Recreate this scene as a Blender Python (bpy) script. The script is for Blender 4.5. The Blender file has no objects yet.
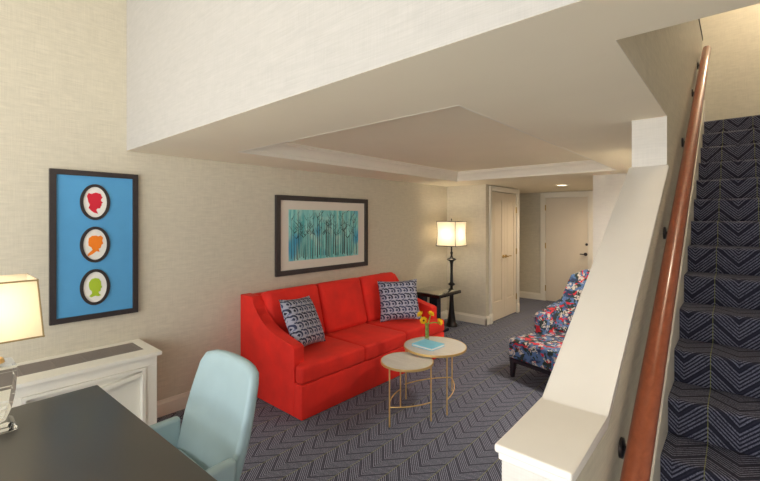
import bpy, bmesh, math, random
from mathutils import Vector, Matrix
random.seed(7)
PI = math.pi
C = bpy.context.scene.collection
S = bpy.context.scene

# ------------------------------------------------------------------ materials
class N:
    """small helper around a node tree"""
    def __init__(s, m):
        s.t = m.node_tree; s.b = s.t.nodes.get('Principled BSDF')
    def new(s, k, **kw):
        n = s.t.nodes.new(k)
        for a, v in kw.items(): setattr(n, a, v)
        return n
    def link(s, a, b): s.t.links.new(a, b)
    def put(s, inp, v):
        if hasattr(v, 'is_output'): s.link(v, inp)
        elif v is not None: inp.default_value = v
    def math(s, op, a, b=None, c=None, clamp=False):
        n = s.new('ShaderNodeMath', operation=op, use_clamp=clamp)
        s.put(n.inputs[0], a)
        if b is not None: s.put(n.inputs[1], b)
        if c is not None: s.put(n.inputs[2], c)
        return n.outputs[0]
    def coord(s, kind='Object'):
        return s.new('ShaderNodeTexCoord').outputs[kind]
    def sep(s, v):
        n = s.new('ShaderNodeSeparateXYZ'); s.link(v, n.inputs[0]); return n.outputs
    def comb(s, x, y, z):
        n = s.new('ShaderNodeCombineXYZ')
        for i, v in enumerate((x, y, z)): s.put(n.inputs[i], v)
        return n.outputs[0]
    def scale(s, v, sc):
        n = s.new('ShaderNodeMapping'); s.link(v, n.inputs[0]); n.inputs['Scale'].default_value = sc; return n.outputs[0]
    def noise(s, v, sc=5., det=2., rough=.5, dist=0.):
        n = s.new('ShaderNodeTexNoise'); s.link(v, n.inputs['Vector'])
        n.inputs['Scale'].default_value = sc; n.inputs['Detail'].default_value = det
        n.inputs['Roughness'].default_value = rough; n.inputs['Distortion'].default_value = dist
        return n.outputs['Fac']
    def vor(s, v, sc=5., feature='F1'):
        n = s.new('ShaderNodeTexVoronoi', feature=feature); s.link(v, n.inputs['Vector']); n.inputs['Scale'].default_value = sc
        return n.outputs['Distance']
    def mix(s, f, a, b, mode='MIX'):
        n = s.new('ShaderNodeMix', data_type='RGBA', blend_type=mode)
        s.put(n.inputs['Factor'], f)
        for k, v in ((6, a), (7, b)):
            if hasattr(v, 'is_output'): s.link(v, n.inputs[k])
            else: n.inputs[k].default_value = (*v[:3], 1)
        return n.outputs[2]
    def ramp(s, f, lo, hi):
        n = s.new('ShaderNodeMapRange'); s.put(n.inputs[0], f)
        n.inputs[1].default_value = lo; n.inputs[2].default_value = hi
        return n.outputs[0]
    def bump(s, h, strength=.2, dist=.01):
        n = s.new('ShaderNodeBump'); n.inputs['Strength'].default_value = strength; n.inputs['Distance'].default_value = dist
        s.link(h, n.inputs['Height']); s.link(n.outputs[0], s.b.inputs['Normal'])

def srgb(r, g, b):
    f = lambda c: (c / 12.92 if c <= .04045 else ((c + .055) / 1.055) ** 2.4)
    return (f(r / 255), f(g / 255), f(b / 255))

def mat(name, col, rough=.5, metal=0., var=0., vsc=12., **kw):
    m = bpy.data.materials.new(name); m.use_nodes = True
    n = N(m); b = n.b
    b.inputs['Base Color'].default_value = (*col, 1)
    b.inputs['Roughness'].default_value = rough; b.inputs['Metallic'].default_value = metal
    for k, v in kw.items():
        b.inputs[k.replace('_', ' ')].default_value = v
    if var:
        f = n.noise(n.coord(), vsc, 4.)
        c2 = tuple(max(0, c * (1 - var)) for c in col); c1 = tuple(min(1, c * (1 + var)) for c in col)
        n.link(n.mix(n.ramp(f, .3, .7), c2, c1), b.inputs['Base Color'])
    return m

def linen(name, col, amp=.09):
    m = mat(name, col, .85); n = N(m); co = n.coord()
    h = n.noise(n.scale(co, (5, 5, 260)), 1., 3., .6)
    v = n.noise(n.scale(co, (240, 240, 6)), 1., 2., .6)
    patch = n.noise(n.scale(co, (14, 14, 40)), 1., 3.)
    f = n.math('ADD', n.math('MULTIPLY', h, .6), n.math('MULTIPLY', v, .4))
    f2 = n.math('ADD', n.math('MULTIPLY', f, .75), n.math('MULTIPLY', patch, .25))
    d = tuple(c * (1 - amp) for c in col); l = tuple(min(1, c * (1 + amp)) for c in col)
    n.link(n.mix(n.ramp(f2, .36, .64), d, l), n.b.inputs['Base Color'])
    n.bump(f, .25, .002)
    return m

def carpet(name, x0, P, slope, seamw=.016, light=(.29, .30, .42), seamk=.6, keep=.15, nv=((.020, .023, .054), (.046, .050, .098))):
    m = mat(name, (.05, .05, .1), .95); n = N(m); co = n.coord(); x, y, z = n.sep(co)
    f = n.math('FRACT', n.math('DIVIDE', n.math('SUBTRACT', x, x0), P))
    t = n.math('MULTIPLY', n.math('ABSOLUTE', n.math('SUBTRACT', f, .5)), P)
    yz = n.math('ADD', y, z)
    ph = n.math('DIVIDE', n.math('SUBTRACT', yz, n.math('MULTIPLY', t, slope)), .11)
    wob = n.math('MULTIPLY', n.math('SUBTRACT', n.noise(co, 160., 2.), .5), .035)
    ph = n.math('ADD', ph, wob)
    fine = n.math('FRACT', n.math('MULTIPLY', ph, 6.))
    tri = n.math('ABSOLUTE', n.math('SUBTRACT', fine, .5))
    stroke = n.ramp(tri, .30, .18)                      # 1 on the light strokes
    bold = n.ramp(n.math('ABSOLUTE', n.math('SUBTRACT', n.math('FRACT', n.math('ADD', ph, 1 / 12)), .5)), .05, .075)   # low on the bold dark line
    bold = n.math('MULTIPLY_ADD', bold, 1 - keep, keep)
    dash = n.ramp(n.noise(n.scale(co, (1, 1, 1)), 190., 2., .7), .36, .56)
    k = n.math('MULTIPLY', n.math('MULTIPLY', stroke, bold), n.math('MULTIPLY_ADD', dash, .75, .25))
    navy = n.mix(n.noise(co, 90., 3.), *nv)
    c = n.mix(k, navy, light)
    seam = n.ramp(n.math('ABSOLUTE', n.math('SUBTRACT', n.math('FRACT', n.math('ADD', f, .5)), .5)), seamw, seamw * .5)
    seam = n.math('MULTIPLY', seam, n.math('MULTIPLY_ADD', dash, seamk, .25))
    c = n.mix(seam, c, (.34, .36, .12))
    n.link(c, n.b.inputs['Base Color'])
    n.bump(n.noise(co, 300., 2.), .5, .006)
    return m

WALL = (.66, .62, .51)
M = {}
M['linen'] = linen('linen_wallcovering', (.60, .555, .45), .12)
M['linen_white'] = linen('pale_linen_wallcovering', (.66, .63, .585), .06)
M['linen_dimmed'] = linen('dimmed_pale_linen', (.44, .425, .405), .08)  # pale linen darkened to offset the strong window light on the upper wall
M['paint'] = mat('ceiling_paint', (.86, .785, .62), .9, var=.015, vsc=3)
M['trim'] = mat('cream_trim_paint', (.80, .755, .66), .45, var=.01)
M['door'] = mat('cream_door_paint', (.74, .655, .53), .45, var=.015, vsc=4)
M['white'] = mat('white_satin_paint', (.86, .83, .74), .35, var=.01)
M['cap'] = mat('cap_satin_paint', (.84, .80, .74), .35, var=.01)
M['carpet'] = carpet('chevron_floor_carpet', 1.634, .228, 1.15, .016, (.37, .39, .51), .40, .30, ((.019, .024, .046), (.042, .049, .082)))
M['carpet_shaded'] = carpet('shaded_chevron_carpet', 3.412, .212, 1.0, .011, (.22, .225, .31), .5, .08, ((.008, .009, .024), (.020, .022, .046)))  # same carpet as the floor, darkened to paint in the stair shade
M['red'] = mat('red_velvet', (.76, .018, .009), .8, var=.12, vsc=5, Sheen_Weight=.2, Sheen_Roughness=.4, Sheen_Tint=(1, .25, .15, 1))
M['black'] = mat('black_lacquer_wood', (.016, .013, .012), .22, var=.2)
M['frame'] = mat('dark_brown_frame', (.034, .026, .027), .4, var=.15, vsc=40)
M['desk'] = mat('charcoal_desk_lacquer', (.064, .060, .052), .34, var=.03, vsc=60)
M['blue'] = mat('pale_blue_leather', (.36, .49, .53), .5, var=.03, vsc=9)
M['brass'] = mat('brushed_gold', (.86, .60, .25), .38, .65, var=.06, vsc=60)
M['oldbrass'] = mat('aged_brass', (.42, .28, .07), .35, 1., var=.15, vsc=80)
M['iron'] = mat('black_iron', (.012, .011, .012), .38, .3)
M['bronze'] = mat('dark_bronze', (.05, .04, .04), .35, .8)
M['navy'] = mat('dark_navy_lacquer', (.008, .012, .035), .25, var=.2)
M['grille'] = mat('taupe_grille_metal', (.30, .26, .235), .5, .2)
M['legdark'] = mat('espresso_wood', (.012, .009, .014), .35, var=.2)
M['paper'] = mat('white_paper', (.82, .80, .76), .8, var=.01)
M['pages'] = mat('page_edges', (.85, .84, .80), .8, var=.03, vsc=200)
M['cyan'] = mat('light_blue_cover', (.22, .64, .86), .45, var=.06, vsc=20)
M['artblue'] = mat('sky_blue_print', (.085, .33, .62), .75, var=.02)
M['matboard'] = mat('warm_white_mat', (.72, .66, .58), .9, var=.01)
M['sil_red'] = mat('crimson_cutout', (.62, .012, .035), .7, var=.03)
M['sil_orange'] = mat('orange_cutout', (.88, .22, .008), .7, var=.03)
M['sil_green'] = mat('lime_cutout', (.40, .56, .03), .7, var=.03)
M['yellow'] = mat('yellow_petal', (.88, .56, .01), .55, var=.12, vsc=60)
M['stamen'] = mat('flower_centre', (.12, .05, .01), .8, var=.2)
M['stem'] = mat('green_stem', (.24, .55, .07), .5, var=.15, vsc=30)
M['dark_edge'] = mat('dark_edge_strip', (.02, .016, .014), .6)  # thin dark strip on the guard wall's top edge

def rail_wood():
    m = mat('mahogany_rail', (.35, .09, .035), .28); n = N(m); co = n.coord()
    f = n.noise(n.scale(co, (60, 3, 60)), 1., 5., .6, .4)
    n.link(n.mix(n.ramp(f, .3, .7), (.25, .058, .022), (.37, .096, .040)), n.b.inputs['Base Color'])
    n.b.inputs['Coat Weight'].default_value = .4
    return m
M['rail'] = rail_wood()

def stone_top():
    m = mat('travertine_top', (.6, .54, .44), .3); n = N(m); co = n.coord()
    a = n.noise(n.scale(co, (4, 22, 4)), 1., 5., .6, .6); b = n.noise(co, 60., 3.)
    f = n.math('ADD', n.math('MULTIPLY', a, .7), n.math('MULTIPLY', b, .3))
    n.link(n.mix(n.ramp(f, .3, .7), (.60, .575, .53), (.76, .74, .70)), n.b.inputs['Base Color'])
    return m
M['stone'] = stone_top()

def glass(name, col=(1, 1, 1), rough=0., ior=1.45):
    m = mat(name, col, rough); b = N(m).b
    b.inputs['Transmission Weight'].default_value = 1; b.inputs['IOR'].default_value = ior
    return m
M['crystal'] = glass('clear_crystal', (.98, .985, .97), .0, 1.22)
M['vase'] = glass('clear_vase_glass', (.95, 1, .95), .0, 1.3)
def pane():
    m = bpy.data.materials.new('window_pane'); m.use_nodes = True; t = m.node_tree
    for x in list(t.nodes):
        if x.type == 'BSDF_PRINCIPLED': t.nodes.remove(x)
    o = t.nodes['Material Output']; a = t.nodes.new('ShaderNodeBsdfTransparent'); g = t.nodes.new('ShaderNodeBsdfGlossy')
    g.inputs['Roughness'].default_value = .02; mx = t.nodes.new('ShaderNodeMixShader'); mx.inputs[0].default_value = .05
    t.links.new(a.outputs[0], mx.inputs[1]); t.links.new(g.outputs[0], mx.inputs[2]); t.links.new(mx.outputs[0], o.inputs[0])
    return m
M['pane'] = pane()
def glass_top():
    m = mat('smoked_glass_top', (.26, .26, .21), .06, .55); N(m).b.inputs['Coat Weight'].default_value = 1.
    N(m).b.inputs['Specular IOR Level'].default_value = .8
    return m
M['glass_top'] = glass_top()

def shade(name, col, emit, strength):
    """a lit fabric shade: translucent cloth"""
    m = bpy.data.materials.new(name); m.use_nodes = True; n = N(m); t = n.t; o = t.nodes['Material Output']
    b = n.b; b.inputs['Base Color'].default_value = (*col, 1); b.inputs['Roughness'].default_value = .9
    co = n.coord(); f = n.noise(n.scale(co, (200, 200, 30)), 1., 2.)
    c = n.mix(f, tuple(k * .93 for k in col), col)
    n.link(c, b.inputs['Base Color'])
    tr = n.new('ShaderNodeBsdfTranslucent'); n.link(c, tr.inputs[0])
    mx = n.new('ShaderNodeMixShader'); mx.inputs[0].default_value = .68
    n.link(b.outputs[0], mx.inputs[1]); n.link(tr.outputs[0], mx.inputs[2]); n.link(mx.outputs[0], o.inputs[0])
    b.inputs['Emission Color'].default_value = (*emit, 1); b.inputs['Emission Strength'].default_value = strength
    return m
M['shade_desk'] = shade('ivory_lamp_shade', (.86, .80, .68), (1, .80, .50), .0)
M['shade_floor'] = shade('cream_lamp_shade', (.90, .86, .78), (1, .85, .6), .0)
M['shade_edge'] = mat('tan_shade_binding', (.30, .22, .10), .8)
def emis(name, col, s):
    m = bpy.data.materials.new(name); m.use_nodes = True; b = N(m).b
    b.inputs['Emission Color'].default_value = (*col, 1); b.inputs['Emission Strength'].default_value = s
    return m
M['bulb'] = emis('lit_bulb', (1, .78, .5), 12)
M['downlight'] = emis('lit_diffuser', (1, .86, .65), 6)

def pillow_mat():
    m = mat('navy_geometric_print', (.6, .6, .66), .85); n = N(m); x, y, z = n.sep(n.coord())
    k = 6.5 / .465
    row = n.math('FLOOR', n.math('MULTIPLY', y, k)); off = n.math('MULTIPLY', n.math('FLOORED_MODULO', row, 2.), .5)
    u = n.math('SUBTRACT', n.math('FRACT', n.math('ADD', n.math('MULTIPLY', x, k), off)), .5)
    v = n.math('SUBTRACT', n.math('FRACT', n.math('MULTIPLY', y, k)), .5)
    # thick arch open to the lower left, a diamond inside it, a broad slanting bar beside it
    d = n.math('SQRT', n.math('ADD', n.math('POWER', n.math('ADD', u, .08), 2.), n.math('POWER', n.math('ADD', v, .18), 2.)))
    arch = n.math('MULTIPLY', n.math('LESS_THAN', n.math('ABSOLUTE', n.math('SUBTRACT', d, .43)), .12), n.math('GREATER_THAN', n.math('ADD', n.math('MULTIPLY', u, .8), v), -.10))
    man = n.math('ADD', n.math('ABSOLUTE', n.math('ADD', u, .08)), n.math('ABSOLUTE', n.math('ADD', v, .18)))
    dia = n.math('LESS_THAN', man, .22)
    bar = n.math('LESS_THAN', n.math('ABSOLUTE', n.math('SUBTRACT', n.math('SUBTRACT', u, v), .62)), .13)
    u2 = n.math('SUBTRACT', n.math('ABSOLUTE', u), .42); man2 = n.math('ADD', n.math('ABSOLUTE', u2), n.math('ABSOLUTE', n.math('SUBTRACT', v, .33)))
    dark = n.math('MAXIMUM', n.math('MAXIMUM', arch, dia), n.math('LESS_THAN', man2, .13))
    g = n.noise(n.coord(), 130., 2.)
    base = n.mix(g, (.27, .28, .37), (.52, .52, .61))
    c = n.mix(n.math('MULTIPLY', bar, .8), base, (.11, .13, .26))
    tone = n.ramp(n.noise(n.coord(), 12., 2.), .35, .65)
    c = n.mix(dark, c, n.mix(tone, (.012, .013, .03), (.05, .06, .13)))
    n.link(c, n.b.inputs['Base Color'])
    return m
M['pillow'] = pillow_mat()

def floral():
    m = mat('floral_upholstery', (.1, .15, .3), .8); n = N(m); co = n.coord()
    w = n.new('ShaderNodeTexNoise'); n.link(co, w.inputs['Vector']); w.inputs['Scale'].default_value = 16.; w.inputs['Detail'].default_value = 2.
    vm = n.new('ShaderNodeVectorMath', operation='SCALE'); n.link(w.outputs['Color'], vm.inputs[0]); vm.inputs['Scale'].default_value = .07
    va = n.new('ShaderNodeVectorMath', operation='ADD'); n.link(co, va.inputs[0]); n.link(vm.outputs[0], va.inputs[1]); p = va.outputs[0]
    va2 = n.new('ShaderNodeVectorMath', operation='ADD'); n.link(p, va2.inputs[0]); va2.inputs[1].default_value = (.37, .21, .53)
    q = va2.outputs[0]
    base = n.mix(n.ramp(n.noise(co, 9., 2.), .42, .5), (.022, .035, .09), (.085, .165, .34))
    green = n.ramp(n.noise(p, 20., 2.), .51, .53)
    c = n.mix(green, base, (.018, .035, .03))
    red = n.ramp(n.noise(n.scale(q, (1, 1.2, 1.9)), 13., 1.), .605, .615)
    c = n.mix(red, c, (.60, .02, .035))
    pet = n.vor(p, 12.5); ins = n.vor(p, 52.)
    fl = n.math('MULTIPLY', n.ramp(pet, .43, .40), n.ramp(ins, .62, .52))
    c = n.mix(fl, c, n.mix(ins, (.66, .60, .52), (.46, .40, .34)))
    n.link(c, n.b.inputs['Base Color'])
    return m
M['floral'] = floral()

def trees_bg():
    m = mat('teal_forest_painting', (.1, .5, .5), .7); n = N(m); co = n.coord()
    a = n.noise(n.scale(co, (1, 26, 3)), 1., 4., .6, .3); b = n.noise(n.scale(co, (1, 7, 6)), 1., 4.); d = n.noise(n.scale(co, (1, 3, 2)), 1., 2.)
    c = n.mix(n.ramp(a, .35, .65), (.09, .43, .45), (.36, .76, .72))
    c = n.mix(n.ramp(b, .52, .72), c, (.46, .72, .66))
    c = n.mix(n.ramp(d, .56, .66), c, (.06, .36, .58))
    c = n.mix(n.math('MULTIPLY', n.ramp(n.noise(n.scale(co, (1, 40, 1.5)), 1., 2.), .62, .7), .5), c, (.45, .38, .22))
    n.link(c, n.b.inputs['Base Color'])
    return m
M['trees'] = trees_bg()
M['trunk'] = mat('dark_trunk_paint', (.014, .045, .05), .7, var=.3, vsc=30)

# ------------------------------------------------------------------ geometry helpers
def BM(): return bmesh.new()
def obj(name, bm, m, parent=None, smooth=False, angle=None):
    me = bpy.data.meshes.new(name); bmesh.ops.recalc_face_normals(bm, faces=bm.faces)
    bm.to_mesh(me); bm.free()
    o = bpy.data.objects.new(name, me); C.objects.link(o)
    ms = m if isinstance(m, (list, tuple)) else [m]
    for x in ms: me.materials.append(x)
    if parent is not None: o.parent = parent
    if smooth:
        for p in me.polygons: p.use_smooth = True
        me.set_sharp_from_angle(angle=math.radians(angle if angle else 40))
    return o
def struct(name, bm, m, parent=None, label=None, **kw):
    o = obj(name, bm, m, parent, **kw)
    if parent is None:
        o['kind'] = 'structure'
        if label: o['label'] = label
        o['category'] = name.split('_')[0]
    return o
def thing(name, label, cat, loc=(0, 0, 0), rz=0., group=None):
    o = bpy.data.objects.new(name, None); C.objects.link(o); o.location = loc; o.rotation_euler = (0, 0, rz)
    o.empty_display_size = .1; o['label'] = label; o['category'] = cat
    if group: o['group'] = group
    return o
def tag(o, label, cat, group=None):
    o['label'] = label; o['category'] = cat
    if group: o['group'] = group
    return o
def box(bm, x0, x1, y0, y1, z0, z1, bev=0., seg=2):
    r = bmesh.ops.create_cube(bm, size=1.)
    vs = r['verts']
    bmesh.ops.scale(bm, vec=(x1 - x0, y1 - y0, z1 - z0), verts=vs)
    bmesh.ops.translate(bm, vec=((x0 + x1) / 2, (y0 + y1) / 2, (z0 + z1) / 2), verts=vs)
    if bev:
        es = list({e for v in vs for e in v.link_edges})
        bmesh.ops.bevel(bm, geom=es, offset=bev, segments=seg, affect='EDGES', profile=.5)
    return bm
def extrude_poly(bm, pts, axis, a0, a1, bev=0., seg=2):
    """polygon in the two remaining axes (cyclic order kept x<y<z), extruded along axis"""
    def P(p, a): return {'X': (a, p[0], p[1]), 'Y': (p[0], a, p[1]), 'Z': (p[0], p[1], a)}[axis]
    A = [bm.verts.new(P(p, a0)) for p in pts]; B = [bm.verts.new(P(p, a1)) for p in pts]
    f1 = bm.faces.new(A); f2 = bm.faces.new(list(reversed(B)))
    n = len(pts); fs = [f1, f2]
    for i in range(n): fs.append(bm.faces.new((A[i], B[i], B[(i + 1) % n], A[(i + 1) % n])))
    if bev:
        es = list({e for f in fs for e in f.edges})
        bmesh.ops.bevel(bm, geom=es, offset=bev, segments=seg, affect='EDGES', profile=.5)
    return bm
def lathe(bm, prof, cx=0, cy=0, n=24, square=False, cap=True):
    rings = []
    for r, z in prof:
        if square: ring = [bm.verts.new((cx + r * sx, cy + r * sy, z)) for sx, sy in ((1, 1), (-1, 1), (-1, -1), (1, -1))]
        else: ring = [bm.verts.new((cx + r * math.cos(2 * PI * i / n), cy + r * math.sin(2 * PI * i / n), z)) for i in range(n)]
        rings.append(ring)
    k = len(rings[0])
    for a, b in zip(rings, rings[1:]):
        for i in range(k): bm.faces.new((a[i], a[(i + 1) % k], b[(i + 1) % k], b[i]))
    if cap: bm.faces.new(list(reversed(rings[0]))); bm.faces.new(rings[-1])
    return bm
def tube(bm, pts, r, n=8, r2=None, closed=False):
    """round tube through points; r may be a list"""
    pts = [Vector(p) for p in pts]; rings = []
    for i, p in enumerate(pts):
        d = (pts[min(i + 1, len(pts) - 1)] - pts[max(i - 1, 0)]).normalized()
        up = Vector((0, 0, 1)) if abs(d.z) < .95 else Vector((1, 0, 0))
        s = d.cross(up).normalized(); u = s.cross(d).normalized()
        rr = r[i] if isinstance(r, (list, tuple)) else r
        ru = r2 if r2 else rr
        rings.append([bm.verts.new(p + s * rr * math.cos(2 * PI * k / n) + u * ru * math.sin(2 * PI * k / n)) for k in range(n)])
    for a, b in zip(rings, rings[1:]):
        for i in range(n): bm.faces.new((a[i], a[(i + 1) % n], b[(i + 1) % n], b[i]))
    bm.faces.new(list(reversed(rings[0]))); bm.faces.new(rings[-1])
    return bm
def frame_ring(bm, x0, x1, ya, yb, za, zb, w):
    """rectangular picture frame / casing in the YZ plane: outer ya..yb, za..zb, member width w, mitred"""
    o = [(ya, za), (yb, za), (yb, zb), (ya, zb)]; i_ = [(ya + w, za + w), (yb - w, za + w), (yb - w, zb - w), (ya + w, zb - w)]
    V = [[bm.verts.new((x, *p)) for p in q] for x in (x0, x1) for q in (o, i_)]   # ob ib of if
    for k in range(4):
        j = (k + 1) % 4
        for a, b in ((0, 1), (1, 3), (3, 2), (2, 0)): bm.faces.new((V[a][k], V[a][j], V[b][j], V[b][k]))
    return bm
def grid_slab(bm, xs, ys, solid, z0, z1):
    nx, ny = len(xs) - 1, len(ys) - 1
    S_ = [[solid((xs[i] + xs[i + 1]) / 2, (ys[j] + ys[j + 1]) / 2) for j in range(ny)] for i in range(nx)]
    c = {}
    def v(i, j, z):
        k = (i, j, z)
        if k not in c: c[k] = bm.verts.new((xs[i], ys[j], z))
        return c[k]
    g = lambda i, j: 0 <= i < nx and 0 <= j < ny and S_[i][j]
    for i in range(nx):
        for j in range(ny):
            if not S_[i][j]: continue
            bm.faces.new((v(i, j, z0), v(i, j + 1, z0), v(i + 1, j + 1, z0), v(i + 1, j, z0)))
            bm.faces.new((v(i, j, z1), v(i + 1, j, z1), v(i + 1, j + 1, z1), v(i, j + 1, z1)))
            for (di, dj, a, b) in ((-1, 0, (i, j), (i, j + 1)), (1, 0, (i + 1, j + 1), (i + 1, j)), (0, -1, (i + 1, j), (i, j)), (0, 1, (i, j + 1), (i + 1, j + 1))):
                if not g(i + di, j + dj): bm.faces.new((v(*a, z0), v(*b, z0), v(*b, z1), v(*a, z1)))
    return bm
def sweep_rect(bm, x0, x1, y0, y1, prof):
    """profile of (inset, z) swept round a rectangle with mitred corners"""
    R = [[bm.verts.new((x, y, z)) for x, y in ((x0 + d, y0 + d), (x1 - d, y0 + d), (x1 - d, y1 - d), (x0 + d, y1 - d))] for d, z in prof]
    for a, b in zip(R, R[1:] + R[:1]):
        for k in range(4): bm.faces.new((a[k], a[(k + 1) % 4], b[(k + 1) % 4], b[k]))
    return bm

# ------------------------------------------------------------------ the setting
ZS = 2.122                    # soffit height
XR, YB, YH, YR = 4.2, 5.62, 8.1, -2.7
TOP = 4.9
YU = 1.042                    # face of the wall above the soffit
b = BM(); box(b, -.1, XR + .1, YR - .1, YH + .1, -.1, 0); struct('floor', b, M['carpet'], label='navy chevron carpet floor')
b = BM(); box(b, -.12, 0, YR, 5.72, 0, TOP); struct('wall_left', b, M['linen'], label='long linen-papered wall behind the red sofa')
b = BM(); box(b, 0, .68, YB, YB + .1, 0, ZS); struct('wall_back', b, M['linen'], label='short back wall beside the floor lamp')
b = BM(); box(b, .58, .68, YB + .1, 5.745, 0, ZS); box(b, .58, .68, 6.785, 6.815, 0, ZS); box(b, .58, .68, 5.745, 6.785, 2.10, ZS); box(b, -.1, .58, 6.715, 6.815, 0, ZS); box(b, .58, .60, 5.745, 6.785, 0, 2.10)
struct('wall_closet', b, M['linen'], label='wall round the closet doors')
b = BM(); box(b, -.12, .62, YH, YH + .1, 0, ZS); box(b, 1.54, 2.33, YH, YH + .1, 0, ZS); box(b, .62, 1.54, YH, YH + .1, 2.11, ZS); box(b, .62, 1.54, YH + .06, YH + .1, 0, 2.11); box(b, -.12, -.02, 6.815, YH, 0, ZS)
struct('wall_hall', b, M['linen'], label='far hall wall with the entry door')
b = BM(); box(b, 2.217, 3.09, 5.33, 5.43, 0, ZS); box(b, 2.217, 2.317, 5.43, YH, 0, ZS); struct('wall_right', b, M['linen_white'], label='pale wall facing the room beside the hall')
# wall above the soffit
b = BM(); box(b, 0, XR, YU, YU + .12, ZS + .0006, TOP); struct('wall_upper', b, M['linen_dimmed'], label='tall pale wall above the soffit edge')
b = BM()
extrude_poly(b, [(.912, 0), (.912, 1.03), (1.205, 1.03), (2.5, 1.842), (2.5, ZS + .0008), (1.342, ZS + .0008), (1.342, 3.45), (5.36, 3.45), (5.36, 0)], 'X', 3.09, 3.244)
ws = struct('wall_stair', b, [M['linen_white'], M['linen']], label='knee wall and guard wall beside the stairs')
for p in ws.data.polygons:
    if abs(p.normal.x) > .5: p.material_index = 1  # tan linen on the X faces paints in their shade
sy0, sy1, sz0, sz1 = -2.5, -.75, .3, 2.6
b = BM(); box(b, XR, XR + .1, YR, sy0, 0, TOP); box(b, XR, XR + .1, sy1, 6.7, 0, TOP); box(b, XR, XR + .1, sy0, sy1, 0, sz0); box(b, XR, XR + .1, sy0, sy1, sz1, TOP); struct('wall_side', b, M['linen_white'], label='wall on the right of the stairs')
b = BM(); box(b, 0, XR, 6.6, 6.7, 2.57, TOP); struct('wall_loft', b, M['linen'], label='loft wall at the head of the stairs')
# rear wall with the tall window
wx0, wx1, wz0, wz1 = .15, 4.05, .12, 2.75
b = BM(); box(b, -.1, wx0, YR - .12, YR, 0, TOP); box(b, wx1, XR + .1, YR - .12, YR, 0, TOP); box(b, wx0, wx1, YR - .12, YR, 0, wz0); box(b, wx0, wx1, YR - .12, YR, wz1, TOP)
struct('wall_rear', b, M['linen_white'], label='rear wall with the tall window')
wroot = thing('window_1', 'tall window wall behind the camera', 'window', (0, YR - .06, 0)); wroot['kind'] = 'structure'
b = BM()
for x in (wx0 + .03, 1.48, 2.72, wx1 - .03): box(b, x - .03, x + .03, -.04, .04, wz0, wz1)
for z in (wz0 + .03, wz1 - .03): box(b, wx0, wx1, -.039, .039, z - .03, z + .03)
obj('window_frame', b, M['trim'], wroot)
b = BM(); box(b, wx0 + .01, wx1 - .01, -.004, .004, wz0 + .01, wz1 - .01); obj('window_pane', b, M['pane'], wroot)
w2 = thing('window_fill', 'added fill window to the right of the camera', 'window', (XR + .05, 0, 0)); w2['kind'] = 'structure'  # unseen side window, added to bring fill light under the loft
b = BM(); frame_ring(b, -.035, .035, sy0, sy1, sz0, sz1, .05); box(b, -.03, .03, (sy0 + sy1) / 2 - .025, (sy0 + sy1) / 2 + .025, sz0 + .05, sz1 - .05); obj('window_frame', b, M['trim'], w2)
b = BM(); box(b, -.004, .004, sy0 + .01, sy1 - .01, sz0 + .01, sz1 - .01); obj('window_pane', b, M['pane'], w2)
# high ceiling
b = BM(); box(b, -.1, XR + .1, YR - .1, 6.7, TOP, TOP + .1); struct('ceiling_high', b, M['paint'], label='high ceiling over the double height space')
# soffit and lowered ceiling
TX0, TX1, TY0, TY1 = .59, 2.552, 1.63, 4.925
def solid(x, y):
    if TX0 < x < TX1 and TY0 < y < TY1: return False
    if x > 3.243 and 1.342 < y < 5.36: return False
    return True
b = BM(); grid_slab(b, [0, TX0, TX1, 3.243, XR], [YU + .001, 1.342, TY0, TY1, 5.36, 6.6, YH], solid, ZS, ZS + .125)
struct('ceiling', b, M['paint'], label='lowered ceiling and soffit under the loft')
b = BM(); box(b, TX0 - .05, TX1 + .05, TY0 - .05, TY1 + .05, ZS + .125, ZS + .2); struct('ceiling_tray', b, M['paint'], label='recessed tray panel above the sofa')
b = BM(); grid_slab(b, [0, 3.09, XR], [YU + .12, 5.36, 6.6], lambda x, y: not (x > 3.09 and y < 5.36), 2.4, 2.57)
struct('floor_loft', b, M['carpet_shaded'], label='loft floor at the head of the stairs')
# crown in the tray: fascia at the opening's rim, steps up and inwards
b = BM(); z0, z1 = ZS - .001, ZS + .125
sweep_rect(b, TX0 - .002, TX1 + .002, TY0 - .002, TY1 + .002,
           [(0, z0), (.008, z0), (.008, z0 + .028), (.016, z0 + .034), (.02, z0 + .05), (.034, z0 + .076), (.056, z0 + .094), (.064, z0 + .098), (.064, z0 + .108), (.076, z0 + .114), (.076, z1), (0, z1)])
struct('trim_1', b, M['trim'], label='cream crown moulding inside the tray ceiling', smooth=True, angle=25)
# knee wall cap
def cap_layer(b, x0, x1, y0, off, th, bev):
    sl = (1.877 - 1.07) / (2.5 - 1.214)
    top = [(y0, 1.07 - off), (1.214 + off * .3, 1.07 - off), (2.4995, 1.877 - off)]
    bot = [(2.4995, 1.877 - off - th * 1.18), (1.214 + (off + th) * .3, 1.07 - off - th), (y0, 1.07 - off - th)]
    extrude_poly(b, top + bot, 'X', x0, x1, bev, 3)
b = BM(); cap_layer(b, 3.078, 3.2515, .894, 0, .02, .006); cap_layer(b, 3.085, 3.2475, .902, .02, .018, .004)
struct('trim_2', b, M['cap'], label='sloped white cap on the knee wall', smooth=True, angle=50)
b = BM(); box(b, 3.085, 3.25, 4.2, 5.362, 3.45, 3.47); struct('trim_3', b, M['dark_edge'], label='dark edge along the top of the guard wall')
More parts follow.
